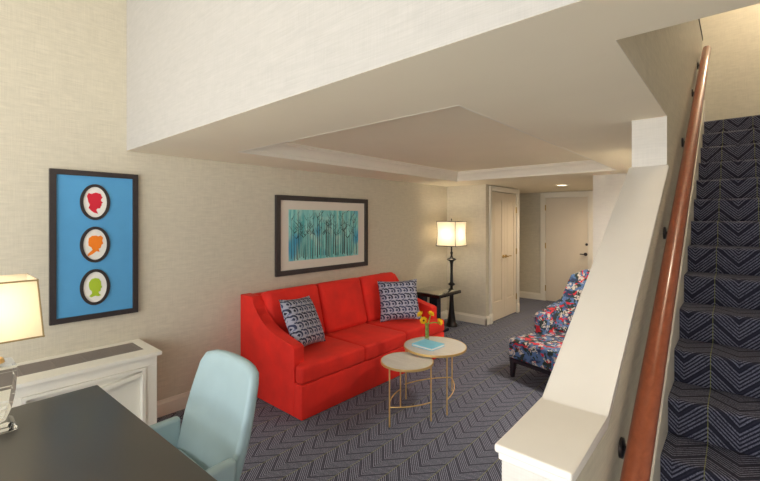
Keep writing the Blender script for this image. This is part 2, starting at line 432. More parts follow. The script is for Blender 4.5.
# baseboards
def baseboard(bm, axis, at, a0, a1, out, h=.13):
    prof = [(0, 0), (.016, 0), (.016, h - .03), (.010, h - .018), (.008, h), (0, h)]
    if axis == 'X': extrude_poly(bm, [(at + out * p, z) for p, z in prof], 'X', a0, a1)     # runs along X, at is Y
    else: extrude_poly(bm, [(at + out * p, z) for p, z in prof], 'Y', a0, a1)               # runs along Y, at is X
b = BM(); baseboard(b, 'Y', 0, 1.0, YB, 1); struct('baseboard_left', b, M['trim'], label='cream baseboard along the sofa wall')
b = BM(); baseboard(b, 'X', YB, .016, .696, -1); baseboard(b, 'Y', .68, YB - .016, 5.72, 1); struct('baseboard_back', b, M['trim'], label='cream baseboard behind the floor lamp')
b = BM(); baseboard(b, 'X', YH, -.02, .62, -1); struct('baseboard_hall', b, M['trim'], label='cream baseboard beside the entry door')
b = BM(); baseboard(b, 'X', 5.33, 2.217, 3.09, -1); struct('baseboard_right', b, M['trim'], label='cream baseboard on the pale wall')

# ---- closet doors (door_1)
d1 = thing('door_1', 'pair of cream panelled closet doors with brass levers', 'door', (.68, 0, 0)); d1['kind'] = 'structure'
ya, yb, zt = 5.72, 6.81, 2.105
b = BM()
for (p0, p1) in ((ya, ya + .075), (yb - .075, yb)):
    box(b, .0005, .02, p0, p1, 0, zt, .003); 
    box(b, .0205, .028, p0 + (.0 if p0 == ya else .05), p0 + (.025 if p0 == ya else .075), 0, zt, .003)
box(b, .0005, .02, ya + .075, yb - .075, zt - .075, zt, .003); box(b, .0205, .028, ya + .025, yb - .025, zt - .025, zt, .003)
for p0, p1 in ((ya - .004, ya + .08), (yb - .08, yb + .004)): box(b, .0005, .032, p0, p1, 0, .15, .004)
obj('casing', b, M['trim'], d1, True)
def panel_leaf(y0, y1, name='leaf'):
    b = BM(); h1 = 2.02; box(b, -.045, -.012, y0, y1, .012, h1)
    st = .085
    box(b, -.012, .0, y0, y0 + st, .012, h1, .002); box(b, -.012, .0, y1 - st, y1, .012, h1, .002)
    box(b, -.012, .0, y0 + st, y1 - st, .012, .30, .002); box(b, -.012, .0, y0 + st, y1 - st, h1 - .12, h1, .002)
    # raised field
    f0, f1, g0, g1 = y0 + st, y1 - st, .30, h1 - .12
    V1 = [b.verts.new((-.0115, y, z)) for y, z in ((f0 + .012, g0 + .012), (f1 - .012, g0 + .012), (f1 - .012, g1 - .012), (f0 + .012, g1 - .012))]
    V2 = [b.verts.new((-.002, y, z)) for y, z in ((f0 + .05, g0 + .05), (f1 - .05, g0 + .05), (f1 - .05, g1 - .05), (f0 + .05, g1 - .05))]
    for k in range(4): b.faces.new((V1[k], V1[(k + 1) % 4], V2[(k + 1) % 4], V2[k]))
    b.faces.new(V2)
    return obj(name, b, M['door'], d1)
ym = (ya + yb) / 2
lf1 = panel_leaf(ya + .078, ym - .002); lf2 = panel_leaf(ym + .002, yb - .078)
def lever(root, x, y, z, dy, m='oldbrass'):
    b = BM(); V = lambda *p: p
    tube(b, [(x, y, z), (x + .012, y, z)], .026, 14); tube(b, [(x + .012, y, z), (x + .05, y, z)], .009, 8)
    tube(b, [(x + .046, y - dy * .01, z), (x + .05, y + dy * .05, z + .004), (x + .046, y + dy * .12, z)], .0085, 8)
    return obj('handle', b, M[m], root, True)
lever(lf2, .0, ym + .045, .995, 1); lever(lf1, .0, ym - .045, .995, -1)
for lf, yh, zs in ((lf2, yb - .082, (.28, 1.05, 1.75)), (lf1, ya + .082, (.28, 1.05, 1.75))):
    for z in zs:
        b = BM(); tube(b, [(.004, yh, z - .05), (.004, yh, z + .05)], .009, 8); obj('hinge', b, M['oldbrass'], lf, True)

# ---- entry door (door_2) in the hall wall
d2 = thing('door_2', 'plain cream entry door at the end of the hall', 'door', (0, YH, 0)); d2['kind'] = 'structure'
xa, xb, zt = .605, 1.555, 2.112
b = BM()
for p0, p1 in ((xa, xa + .08), (xb - .08, xb)): box(b, p0, p1, -.022, -.0005, 0, zt, .004)
box(b, xa + .08, xb - .08, -.022, -.0005, zt - .085, zt, .004)
for p0, p1 in ((xa + .08, xa + .094), (xb - .094, xb - .08)): box(b, p0, p1, -.016, .05, 0, zt - .085)
box(b, xa + .094, xb - .094, -.016, .05, zt - .099, zt - .085)
obj('casing', b, M['trim'], d2)
b = BM(); box(b, xa + .097, xb - .097, -.004, .04, .008, zt - .103, .002); leaf = obj('leaf', b, M['door'], d2)
for z in (.25, 1.08, 1.82):
    b = BM(); tube(b, [(xa + .095, -.012, z - .055), (xa + .095, -.012, z + .055)], .009, 8); obj('hinge', b, M['oldbrass'], leaf, True)
b = BM(); xx = xb - .130
tube(b, [(xx, -.004, .95), (xx, -.02, .95)], .03, 14); tube(b, [(xx, -.02, .95), (xx, -.06, .95)], .01, 8); tube(b, [(xx + .01, -.056, .95), (xx - .085, -.056, .95)], .009, 8)
obj('handle', b, M['bronze'], leaf, True)
b = BM(); tube(b, [(xx + .02, -.004, 1.13), (xx + .02, -.022, 1.13)], .024, 14); obj('deadbolt', b, M['bronze'], leaf, True)

# ---- recessed downlights; all but the first are added, unseen, for fill light
for (lx, ly, lab) in ((1.5, 6.5, 'round recessed downlight in the hall ceiling before the entry door'), (1.93, 7.35, 'added fill downlight deep in the hall, unseen past the pale wall'), (2.985, 3.9, 'added fill downlight over the armchair, unseen past the white pillar'), (2.985, 4.75, 'added fill downlight at the pale wall, unseen past the white pillar')):
  dl = thing('ceiling_light', lab, 'light', (lx, ly, ZS), 0, 'recessed ceiling downlights')
  b = BM(); lathe(b, [(.098, -.001), (.098, -.008), (.085, -.010), (.075, -.004), (.075, -.001)], n=32, cap=False); obj('trim_ring', b, M['white'], dl, True)
  b = BM(); lathe(b, [(.0755, -.0035), (.0755, -.001)], n=32); obj('diffuser', b, M['downlight'], dl)

# ---- staircase
RUN, RISE = .257, .1645
Y0, Z0 = 2.066, .597
stair = thing('staircase', 'straight staircase covered in navy chevron carpet', 'stairs', (0, 0, 0))
XL = 3.262
def step(i):
    yf, zt = Y0 + RUN * i, Z0 + RISE * i; zb = zt - RISE - .03 if i > -3 else 0
    yb_ = yf + RUN + .03 if i < 12 else 5.75
    r, ov = .018, .004
    pts = [(yf + ov, zb)]
    pts += [(yf + ov, zt - 2 * r - .01)]
    for k in range(0, 7):
        a = PI + .35 - (PI / 2 + .35) * k / 6
        pts.append((yf + r + r * math.cos(a), zt - r + r * math.sin(a)))
    pts += [(yb_, zt), (yb_, zb)]
    b = BM(); extrude_poly(b, pts, 'X', XL, XR - .003)
    return obj('step', b, M['carpet_shaded'], stair, True, 35)
for i in range(-3, 13): step(i)
b = BM(); ob = .13
nl = lambda y: Z0 + (y - Y0) * RISE / RUN
extrude_poly(b, [(1.2, 0), (1.2, nl(1.2) + ob), (5.35, nl(5.35) + ob), (5.355, nl(5.35) - .3), (2.2, 0)], 'X', 3.2445, XL + .004, .003, 1)
obj('stringer', b, M['trim'], stair)

# ---- handrail
hr = thing('handrail', 'reddish brown wooden handrail on black brackets beside the stairs', 'handrail', (0, 0, 0))
XH = 3.303; ra, rb = (1.265, .897), (4.80, 3.17)
rs = (rb[1] - ra[1]) / (rb[0] - ra[0])
rz = lambda y: ra[1] + (y - ra[0]) * rs
b = BM()
ys = [.95 + (rb[0] - .95) * k / 12 for k in range(13)]
tube(b, [(XH, y, rz(y)) for y in ys] + [(XH, rb[0] + .02, rz(rb[0] + .012))], [.0325] * 13 + [.022], 20, None)
obj('rail', b, M['rail'], hr, True)
for y in (1.40, 2.37, 3.24, 4.02, 4.62):
    zc = rz(y) - .075; b = BM()
    tube(b, [(3.2442, y, zc), (3.252, y, zc), (3.256, y, zc)], [.03, .03, .016], 14)
    tube(b, [(3.25, y, zc), (3.275, y, zc + .002), (3.296, y, zc + .02), (XH, y, zc + .048)], .008, 8)
    obj('bracket', b, M['bronze'], hr, True)

# ------------------------------------------------------------------ framed pictures
pb = thing('framed_picture', 'dark framed blue print of three silhouettes in ovals hanging above the radiator cover', 'picture', (0, 0, 0))
b = BM(); frame_ring(b, .001, .032, .574, 1.113, .879, 1.943, .036); obj('frame', b, M['frame'], pb)
b = BM(); box(b, .002, .018, .606, 1.081, .911, 1.911); obj('print', b, M['artblue'], pb)
def oval(cy, cz, ry, rz_, x0, x1, n=40):
    b = BM(); extrude_poly(b, [(cy + ry * math.cos(2 * PI * k / n), cz + rz_ * math.sin(2 * PI * k / n)) for k in range(n)], 'X', x0, x1); return b
def oval_ring(cy, cz, ry, rz_, w, x0, x1, n=40):
    b = BM(); R = []
    for rr, x in ((0, x0), (0, x1), (w, x1), (w, x0)):
        R.append([b.verts.new((x, cy + (ry - rr) * math.cos(2 * PI * k / n), cz + (rz_ - rr) * math.sin(2 * PI * k / n))) for k in range(n)])
    for p, q in zip(R, R[1:] + R[:1]):
        for k in range(n): b.faces.new((p[k], p[(k + 1) % n], q[(k + 1) % n], q[k]))
    return b
# silhouettes: outlines in units of the oval (y right, z up), each in -1..1
sil_a = [(-.62, .40), (-.50, .62), (-.30, .56), (.05, .66), (.42, .58), (.50, .40), (.58, .34), (.46, .22), (.44, .10), (.60, -.02), (.48, -.10), (.50, -.20), (.42, -.30), (.38, -.42), (.16, -.44), (.08, -.54), (.22, -.80), (-.10, -.72), (-.34, -.56), (-.50, -.40), (-.40, -.18), (-.52, .02), (-.56, .22)]
sil_b = [(-.52, .18), (-.48, .44), (-.24, .60), (.06, .62), (.24, .56), (.44, .62), (.60, .44), (.54, .26), (.62, .04), (.50, -.02), (.42, -.24), (.26, -.30), (.34, -.52), (.10, -.46), (-.22, -.66), (-.56, -.80), (-.54, -.62), (-.20, -.36), (-.28, -.20), (-.50, -.06)]
sil_c = [(-.48, .10), (-.46, .36), (-.28, .56), (.0, .62), (.28, .56), (.44, .34), (.46, .08), (.54, -.06), (.42, -.12), (.42, -.30), (.24, -.36), (.30, -.50), (.46, -.60), (.24, -.66), (.0, -.60), (-.30, -.68), (-.46, -.58), (-.24, -.44), (-.24, -.28), (-.42, -.12)]
for cz, s, mk, lab in ((1.722, sil_a, 'sil_red', 'red'), (1.415, sil_b, 'sil_orange', 'orange'), (1.107, sil_c, 'sil_green', 'lime green')):
    ov = obj('oval_frame', oval_ring(.835, cz, .092, .130, .020, .018, .026), M['frame'], pb)
    obj('oval_mat', oval(.835, cz, .074, .112, .018, .020), M['paper'], ov)
    b = BM(); extrude_poly(b, [(.835 + p * .080, cz + q * .105) for p, q in s], 'X', .020, .0215)
    so = obj('silhouette', b, M[mk], ov); so['label'] = lab + ' head silhouette'

pt = thing('framed_picture', 'dark framed teal painting of bare tree trunks hanging above the red sofa', 'picture', (0, 0, 0))
b = BM(); frame_ring(b, .001, .032, 2.367, 3.717, 1.016, 1.845, .052); obj('frame', b, M['frame'], pt)
b = BM(); box(b, .002, .016, 2.41, 3.674, 1.06, 1.80); obj('mat', b, M['matboard'], pt)
b = BM(); box(b, .016, .0185, 2.525, 3.554, 1.158, 1.699); pr = obj('print', b, M['trees'], pt)
b = BM(); rnd = random.Random(3)
def stroke(pts, w):
    for (p, q), (w0, w1) in zip(zip(pts, pts[1:]), zip(w, w[1:])):
        d = Vector((q[0] - p[0], q[1] - p[1])).normalized(); nx, ny = -d.y, d.x
        v = [b.verts.new((.0190, p[0] + nx * w0, p[1] + ny * w0)), b.verts.new((.0190, q[0] + nx * w1, q[1] + ny * w1)), b.verts.new((.0190, q[0] - nx * w1, q[1] - ny * w1)), b.verts.new((.0190, p[0] - nx * w0, p[1] - ny * w0))]
        f = bmesh.ops.extrude_face_region(b, geom=[b.faces.new(v)])
        bmesh.ops.translate(b, vec=(-.0005, 0, 0), verts=[g for g in f['geom'] if isinstance(g, bmesh.types.BMVert)])
y = 2.56
while y < 3.53:
    w = rnd.uniform(.002, .0072); z0 = rnd.uniform(1.163, 1.20); z1 = rnd.uniform(1.55, 1.685)
    if rnd.random() < .3: z1 = rnd.uniform(1.35, 1.5)
    tops = y + rnd.uniform(-.012, .012)
    stroke([(y, z0), ((y + tops) / 2 + rnd.uniform(-.004, .004), (z0 + z1) / 2), (tops, z1)], [w, w * .8, w * .35])
    for k in range(rnd.randint(3, 6)):
        zz = rnd.uniform(1.42, z1) if z1 > 1.45 else z1; dy = rnd.choice((-1, 1)) * rnd.uniform(.02, .06)
        ye = min(max(y + dy, 2.53), 3.55)
        stroke([(y, zz), ((y + ye) / 2, zz + .02), (ye, min(zz + rnd.uniform(.03, .08), 1.695))], [.0026, .0018, .0012])
    y += rnd.uniform(.016, .04)
obj('tree_trunks', b, M['trunk'], pr)

# ------------------------------------------------------------------ radiator cover
rc = thing('radiator_cover', 'white radiator cover with a taupe grille on top against the wall', 'cabinet', (0, 0, 0))
RY0, RY1, RX = -1.2, 1.105, .43
b = BM(); box(b, .001, RX - .035, RY0, RY1, 0.0, .643); 
# face frame
box(b, RX - .035, RX, RY0, RY1, .0, .14, .002); box(b, RX - .035, RX, RY0, RY1, .575, .643, .002)
for y0, y1 in ((RY1 - .075, RY1), (.30, .38), (-.50, -.42), (RY0, RY0 + .075)): box(b, RX - .035, RX, y0, y1, .14, .575, .002)
obj('body', b, M['white'], rc)
def molding(y0, y1, z0, z1):
    b = BM(); frame_ring(b, RX - .0349, RX + .010, y0, y1, z0, z1, .020); return b
for y0, y1 in ((.381, RY1 - .076), (-.419, .299), (RY0 + .076, -.501)):
    pm = obj('panel', molding(y0, y1, .141, .574), M['white'], rc)
    b = BM(); a0, a1 = Vector((y1 - .022, .532)), Vector((y0 + .022, .42))
    # slim raised diagonal strip from the upper corner
    d = (a1 - a0).normalized(); nn = Vector((-d.y, d.x)) * .013
    extrude_poly(b, [tuple(a0 + nn), tuple(a1 + nn), tuple(a1 - nn), tuple(a0 - nn)], 'X', RX - .0348, RX + .006)
    obj('diagonal_strip', b, M['white'], pm)
b = BM()
tz0, tz1 = .643, .665
grid_slab(b, [.001, .07, .315, RX + .03], [RY0 - .02, RY0 + .1, 1.06, RY1 + .022], lambda x, y: not (.07 < x < .315 and RY0 + .1 < y < 1.06), tz0, tz1)
bmesh.ops.bevel(b, geom=[e for e in b.edges if e.is_manifold and abs(e.calc_face_angle(0)) > 1], offset=.003, segments=2, affect='EDGES')
obj('top', b, M['white'], rc, True)
b = BM(); box(b, .071, .314, RY0 + .101, 1.059, tz0 + .004, tz0 + .012)
for k in range(22):
    x = .075 + k * .011; box(b, x, x + .005, RY0 + .101, 1.059, tz0 + .012, tz0 + .021)
for k in range(14):
    y = 1.04 - k * .16; box(b, .072, .313, y, y + .006, tz0 + .012, tz0 + .0205)
obj('grille', b, M['grille'], rc)

# ------------------------------------------------------------------ desk
DZ = .75
dk = thing('desk', 'dark charcoal lacquered desk in the foreground', 'desk', (1.045, .60, 0), math.radians(1.9))
DX0, DX1, DY0, DY1 = 0, 1.70, -.95, 0.
b = BM(); box(b, DX0, DX1, DY0, DY1, DZ - .035, DZ, .005, 3); obj('tabletop', b, M['desk'], dk, True)
b = BM(); box(b, DX0 + .03, DX1 - .03, DY0 + .03, DY1 - .03, DZ - .11, DZ - .0355); obj('apron', b, M['black'], dk)
for x in (DX0 + .04, DX1 - .10):
    for y in (DY0 + .04, DY1 - .10):
        b = BM(); box(b, x, x + .06, y, y + .06, 0, DZ - .1105, .004); obj('leg', b, M['black'], dk)

# ------------------------------------------------------------------ desk lamp
LX, LY = 1.262, .188
tl = thing('table_lamp', 'clear crystal table lamp with a square ivory shade on the desk', 'lamp', (LX, LY, DZ))
b = BM(); lathe(b, [(.070, .001), (.070, .018), (.062, .026), (.050, .034)], square=True); bmesh.ops.bevel(b, geom=list(b.edges), offset=.002, segments=1, affect='EDGES'); obj('foot', b, M['crystal'], tl)
b = BM(); lathe(b, [(.034, .0345), (.040, .048), (.054, .09), (.064, .15), (.068, .21), (.068, .262), (.050, .268)], square=True); bmesh.ops.bevel(b, geom=[e for e in b.edges if abs(e.calc_face_angle(0)) > .8], offset=.003, segments=1, affect='EDGES')
obj('body', b, M['crystal'], tl)
b = BM(); lathe(b, [(.040, .2685), (.034, .285), (.018, .29), (.012, .286), (.012, .36)], n=16); obj('neck', b, M['brass'], tl, True)
def square_shade(zb, zt, rb_, rt, th=.003, bow=0., n=1):
    b = BM(); rings = []
    k = 9
    def ring(z, r):
        pts = []
        for (ax, ay), (bx, by) in (((1, -1), (1, 1)), ((1, 1), (-1, 1)), ((-1, 1), (-1, -1)), ((-1, -1), (1, -1))):
            for i in range(k):
                t = i / k; pts.append(b.verts.new((r * (ax + (bx - ax) * t), r * (ay + (by - ay) * t), z)))
        return pts
    seq = []
    for i in range(n + 1):
        t = i / n; r = rb_ + (rt - rb_) * t - bow * math.sin(PI * t); seq.append((zb + (zt - zb) * t, r))
    for z, r in seq + [(z, r - th) for z, r in reversed(seq)]: rings.append(ring(z, r))
    m = 4 * k
    for p, q in zip(rings, rings[1:] + rings[:1]):
        for i in range(m): b.faces.new((p[i], p[(i + 1) % m], q[(i + 1) % m], q[i]))
    return b
SB, ST, RB, RT = .372, .607, .141, .124
sh = obj('lamp_shade', square_shade(SB, ST, RB, RT), M['shade_desk'], tl)
b = BM()
for z, r in ((SB + .004, RB + .001), (ST - .004, RT + .001)):
    for sx, sy, ex, ey in ((1, -1, 1, 1), (1, 1, -1, 1), (-1, 1, -1, -1), (-1, -1, 1, -1)): tube(b, [(sx * r, sy * r, z), (ex * r, ey * r, z)], .0035, 6)
for sx, sy in ((1, 1), (1, -1), (-1, 1), (-1, -1)): tube(b, [(sx * RB, sy * RB, SB), (sx * RT, sy * RT, ST)], .003, 6)
obj('binding', b, M['shade_edge'], sh)
b = BM(); lathe(b, [(.012, .361), (.018, .39), (.03, .43), (.03, .455), (.018, .475), (.002, .48)], n=16); obj('bulb', b, M['bulb'], tl, True)

# ------------------------------------------------------------------ light blue desk chair (faces the desk, towards -Y)
ch = thing('desk_chair', 'pale blue upholstered high-backed chair pulled up to the desk', 'chair', (1.665, .72, 0))
def loft_sheet(rows, th_vec):
    """closed shell lofted from rows of front points and an offset vector function to the rear"""
    b = BM(); n = len(rows[0])
    F = [[b.verts.new(p) for p in r] for r in rows]; B_ = [[b.verts.new(Vector(p) + Vector(th_vec(i / (len(rows) - 1), j / (n - 1)))) for j, p in enumerate(r)] for i, r in enumerate(rows)]
    m = len(rows)
    for i in range(m - 1):
        for j in range(n - 1):
            b.faces.new((F[i][j], F[i][j + 1], F[i + 1][j + 1], F[i + 1][j])); b.faces.new((B_[i][j + 1], B_[i][j], B_[i + 1][j], B_[i + 1][j + 1]))
    for i in range(m - 1):
        b.faces.new((F[i][0], F[i + 1][0], B_[i + 1][0], B_[i][0])); b.faces.new((F[i + 1][-1], F[i][-1], B_[i][-1], B_[i + 1][-1]))
    for j in range(n - 1):
        b.faces.new((F[0][j + 1], F[0][j], B_[0][j], B_[0][j + 1])); b.faces.new((F[-1][j], F[-1][j + 1], B_[-1][j + 1], B_[-1][j]))
    return b
def subsurf(o, lv=2):
    m = o.modifiers.new('s', 'SUBSURF'); m.levels = lv; m.render_levels = lv
    for p in o.data.polygons: p.use_smooth = True
    return o
rows = []
nr, nc = 9, 9
for i in range(nr):
    t = i / (nr - 1); z = .40 + .535 * t; yc = .125 + .155 * t
    hw = .245 + .025 * math.sin(PI * min(1., t * 1.1)) 
    if t > .85: hw -= .022 * ((t - .85) / .15) ** 2
    row = []
    for j in range(nc):
        s = -1 + 2 * j / (nc - 1)
        zz = z - (.022 * abs(s) ** 5 if t > .9 else 0)
        row.append((s * hw, yc - .03 * s * s, zz))
    rows.append(row)
b = loft_sheet(rows, lambda t, s: (0, .065 - .015 * t, -.004)); bk = obj('backrest', b, M['blue'], ch, True, 80)
bv = bk.modifiers.new('b', 'BEVEL'); bv.width = .022; bv.segments = 4; bv.limit_method = 'ANGLE'; bv.angle_limit = math.radians(50)
b = BM(); box(b, -.235, .235, -.33, .135, .37, .475, .03, 4); obj('seat', b, M['blue'], ch, True)
for sgn in (-1, 1):
    rows = []
    for i in range(6):
        t = i / 5; row = []
        for j in range(4):
            u = j / 3
            y = .145 - .45 * t; ztop = .605 - .01 * t; row.append((sgn * (.232 + .012 * u + .006), y, .36 + (ztop - .36) * u))
        rows.append(row)
    b = loft_sheet(rows, lambda t, s: (sgn * .045, 0, 0)); ar = obj('armrest', b, M['blue'], ch, True, 80)
    bv = ar.modifiers.new('b', 'BEVEL'); bv.width = .015; bv.segments = 3; bv.limit_method = 'ANGLE'; bv.angle_limit = math.radians(50)
for x, y in ((-.22, -.3), (.22, -.3), (-.22, .16), (.22, .16)):
    b = BM(); tube(b, [(x * 1.06, y * 1.05, 0), (x, y, .375)], [.014, .022], 10); obj('leg', b, M['legdark'], ch, True)

# ------------------------------------------------------------------ sofa
sf = thing('sofa', 'red velvet three-seat sofa with sloping arms against the wall', 'sofa', (0, 0, 0))
SY0, SY1, SX0, SX1 = 1.985, 4.06, .008, .936
arm_top = [(SX0, .892), (.19, .892), (.225, .855), (.255, .80), (.32, .735), (.41, .678), (.50, .64), (.60, .611), (.70, .588), (.80, .572), (.835, .556)]
for y0, y1 in ((SY0, SY0 + .105), (SY1 - .105, SY1)):
    b = BM(); extrude_poly(b, [(SX0, .004)] + arm_top + [(.835, .004)], 'Y', y0, y1, .008, 3); obj('arm', b, M['red'], sf, True, 35)
b = BM(); box(b, .836, SX1, SY0, SY1, .004, .279, .008, 3); box(b, .10, .835, SY0 + .106, SY1 - .106, .05, .279); obj('base', b, M['red'], sf, True)
b = BM(); box(b, SX0, .10, SY0 + .1055, SY1 - .1055, .05, .885, .02, 3); obj('back', b, M['red'], sf, True)
cw = (SY1 - SY0 - .21) / 3
def puff(b, amt, axis, lo, hi):
    """swell one direction of a rounded box so cushions crown"""
    cs = [v.co.copy() for v in b.verts]
    mn = Vector((min(c.x for c in cs), min(c.y for c in cs), min(c.z for c in cs))); mx = Vector((max(c.x for c in cs), max(c.y for c in cs), max(c.z for c in cs)))
    for v in b.verts:
        u = [(v.co[k] - mn[k]) / max(1e-6, mx[k] - mn[k]) * 2 - 1 for k in range(3)]
        o1, o2 = [k for k in range(3) if k != axis]
        w = (1 - u[o1] ** 4) * (1 - u[o2] ** 4)
        v.co[axis] += amt * w * (u[axis] if True else 0)
def subdivide_all(b, n=6): bmesh.ops.subdivide_edges(b, edges=list(b.edges), cuts=n, use_grid_fill=True)
for k in range(3):
    a0, a1 = SY0 + .105 + cw * k, SY0 + .105 + cw * (k + 1)
    pts = [(.30, a0 + .003), (.945, a0 + .003), (.945, a1 - .003), (.30, a1 - .003)]
    if k == 0: pts = [(.30, a0 + .003), (.846, a0 + .003), (.846, SY0 - .004), (.945, SY0 - .004), (.945, a1 - .003), (.30, a1 - .003)]
    if k == 2: pts = [(.30, a0 + .003), (.945, a0 + .003), (.945, SY1 + .004), (.846, SY1 + .004), (.846, a1 - .003), (.30, a1 - .003)]
    b = BM(); extrude_poly(b, pts, 'Z', .283, .428, .028, 4); obj('seat_cushion', b, M['red'], sf, True, 60)
    b = BM(); box(b, -.075, .085, a0 + .004, a1 - .004, 0, .525, .05, 5); 
    for v in b.verts:
        u = (v.co.y - (a0 + a1) / 2) / (cw / 2); w = v.co.z / .515
    puff(b, .012, 0, 0, 1)
    bmesh.ops.rotate(b, cent=(0, 0, 0), matrix=Matrix.Rotation(math.radians(-15), 3, 'Y'), verts=b.verts)
    bmesh.ops.translate(b, vec=(.335, 0, .415), verts=b.verts)
    obj('back_cushion', b, M['red'], sf, True, 60)
for x in (.12, .86):
    for y in (SY0 + .06, SY1 - .06):
        b = BM(); lathe(b, [(.02, 0), (.026, .0035)], x, y, 12); obj('foot', b, M['legdark'], sf)

# throw pillows
def pillow(label, loc, ax, tilt, roll=0., s=.465):
    b = BM(); n = 14; T, Bt = [], []
    for i in range(n + 1):
        for side, L in ((1, T), (-1, Bt)):
            L.append([])
            for j in range(n + 1):
                u, v = -1 + 2 * i / n, -1 + 2 * j / n
                h = .075 * ((1 - abs(u) ** 3.2) * (1 - abs(v) ** 3.2)) ** .55
                pin = 1 - .07 * (1 - u * u * 1.0) * abs(v) ** 3 if abs(v) > abs(u) else 1 - .07 * (1 - v * v) * abs(u) ** 3
                edge = i in (0, n) or j in (0, n)
                if side == -1 and edge: L[-1].append(T[i][j]); continue
                L[-1].append(b.verts.new((u * s / 2 * pin, v * s / 2 * pin, side * h)))
    for L in (T, Bt):
        for i in range(n):
            for j in range(n): b.faces.new((L[i][j], L[i + 1][j], L[i + 1][j + 1], L[i][j + 1]))
    o = obj('throw_pillow', b, M['pillow'], None, True, 75)
    o.parent = None
    X = Vector((ax[0], ax[1], 0)).normalized(); nh = Vector((X.y, -X.x, 0))         # outward (towards the room)
    up = (Vector((0, 0, 1)) * math.cos(tilt) - nh * math.sin(tilt)); Nn = X.cross(up)
    R = Matrix((X, up, Nn)).transposed() @ Matrix.Rotation(roll, 3, 'Z')
    o.matrix_world = Matrix.Translation(loc) @ R.to_4x4()
    return tag(o, label, 'pillow', 'patterned throw pillows on the red sofa')
pillow('navy and white patterned throw pillow by the near sloping arm of the red sofa', (.53, 2.315, .664), (-.33, .95), math.radians(28), math.radians(-6))
pillow('patterned navy and white throw pillow at the far end of the red sofa', (.595, 3.635, .668), (.70, .71), math.radians(20), math.radians(3))

# ------------------------------------------------------------------ side table and floor lamp
st = thing('side_table', 'dark glass-topped side table between the red sofa and the floor lamp', 'table', (0, 0, 0))
tx0, tx1, ty0, ty1, tz = .10, .60, 4.47, 5.03, .605
b = BM(); box(b, tx0, tx1, ty0, ty1, tz - .048, tz - .006, .004, 2); obj('table_top', b, M['black'], st, True)
b = BM(); box(b, tx0 + .012, tx1 - .012, ty0 + .012, ty1 - .012, tz - .0059, tz, .002, 2); obj('glass_top', b, M['glass_top'], st, True)
b = BM(); box(b, .17, .30, ty0 + .06, ty0 + .16, .04, tz - .0485); box(b, .17, .30, ty1 - .16, ty1 - .06, .04, tz - .0485); obj('pedestal', b, M['navy'], st)
b = BM(); box(b, .12, .42, ty0 + .03, ty1 - .03, 0, .0395, .004); obj('plinth', b, M['navy'], st)

fx, fy = .31, 5.25
fl = thing('floor_lamp', 'black turned floor lamp with a square cream shade in the corner', 'lamp', (fx, fy, 0))
b = BM(); lathe(b, [(.085, 0), (.085, .02), (.078, .035), (.066, .05), (.060, .09), (.048, .17), (.036, .28), (.030, .40), (.027, .50)], n=28); obj('base', b, M['iron'], fl, True)
b = BM(); lathe(b, [(.022, .5005), (.022, .60), (.03, .605), (.052, .622), (.052, .63), (.030, .648), (.024, .66), (.021, .72), (.018, .82), (.022, .93), (.028, .955), (.03, .965), (.062, .985), (.072, .995), (.062, 1.005), (.028, 1.02), (.022, 1.03), (.014, 1.06), (.02, 1.09), (.02, 1.10), (.012, 1.115), (.012, 1.20)], n=24); obj('pole', b, M['iron'], fl, True, 60)
fs = obj('lamp_shade', square_shade(1.20, 1.565, .165, .160, .003, .012, 6), M['shade_floor'], fl)
b = BM()
for z, r in ((1.202, .166), (1.563, .161)):
    for sx, sy, ex, ey in ((1, -1, 1, 1), (1, 1, -1, 1), (-1, 1, -1, -1), (-1, -1, 1, -1)): tube(b, [(sx * r, sy * r, z), (ex * r, ey * r, z)], .0055, 6)
for sx, sy in ((1, 1), (1, -1), (-1, 1), (-1, -1)):
    pts = []
    for i in range(7):
        t = i / 6; r = .1655 - .005 * t - .012 * math.sin(PI * t); pts.append((sx * r, sy * r, 1.20 + .365 * t))
    tube(b, pts, .0035, 6)
obj('binding', b, M['iron'], fs)
b = BM(); tube(b, [(0, 0, 1.47), (0, 0, 1.575)], .004, 8); lathe(b, [(.004, 1.5751), (.012, 1.585), (.006, 1.6), (.001, 1.612)], n=12); obj('finial', b, M['iron'], fl, True)
b = BM(); lathe(b, [(.012, 1.201), (.018, 1.24), (.03, 1.29), (.03, 1.32), (.016, 1.345), (.002, 1.35)], n=16); obj('bulb', b, M['bulb'], fl, True)

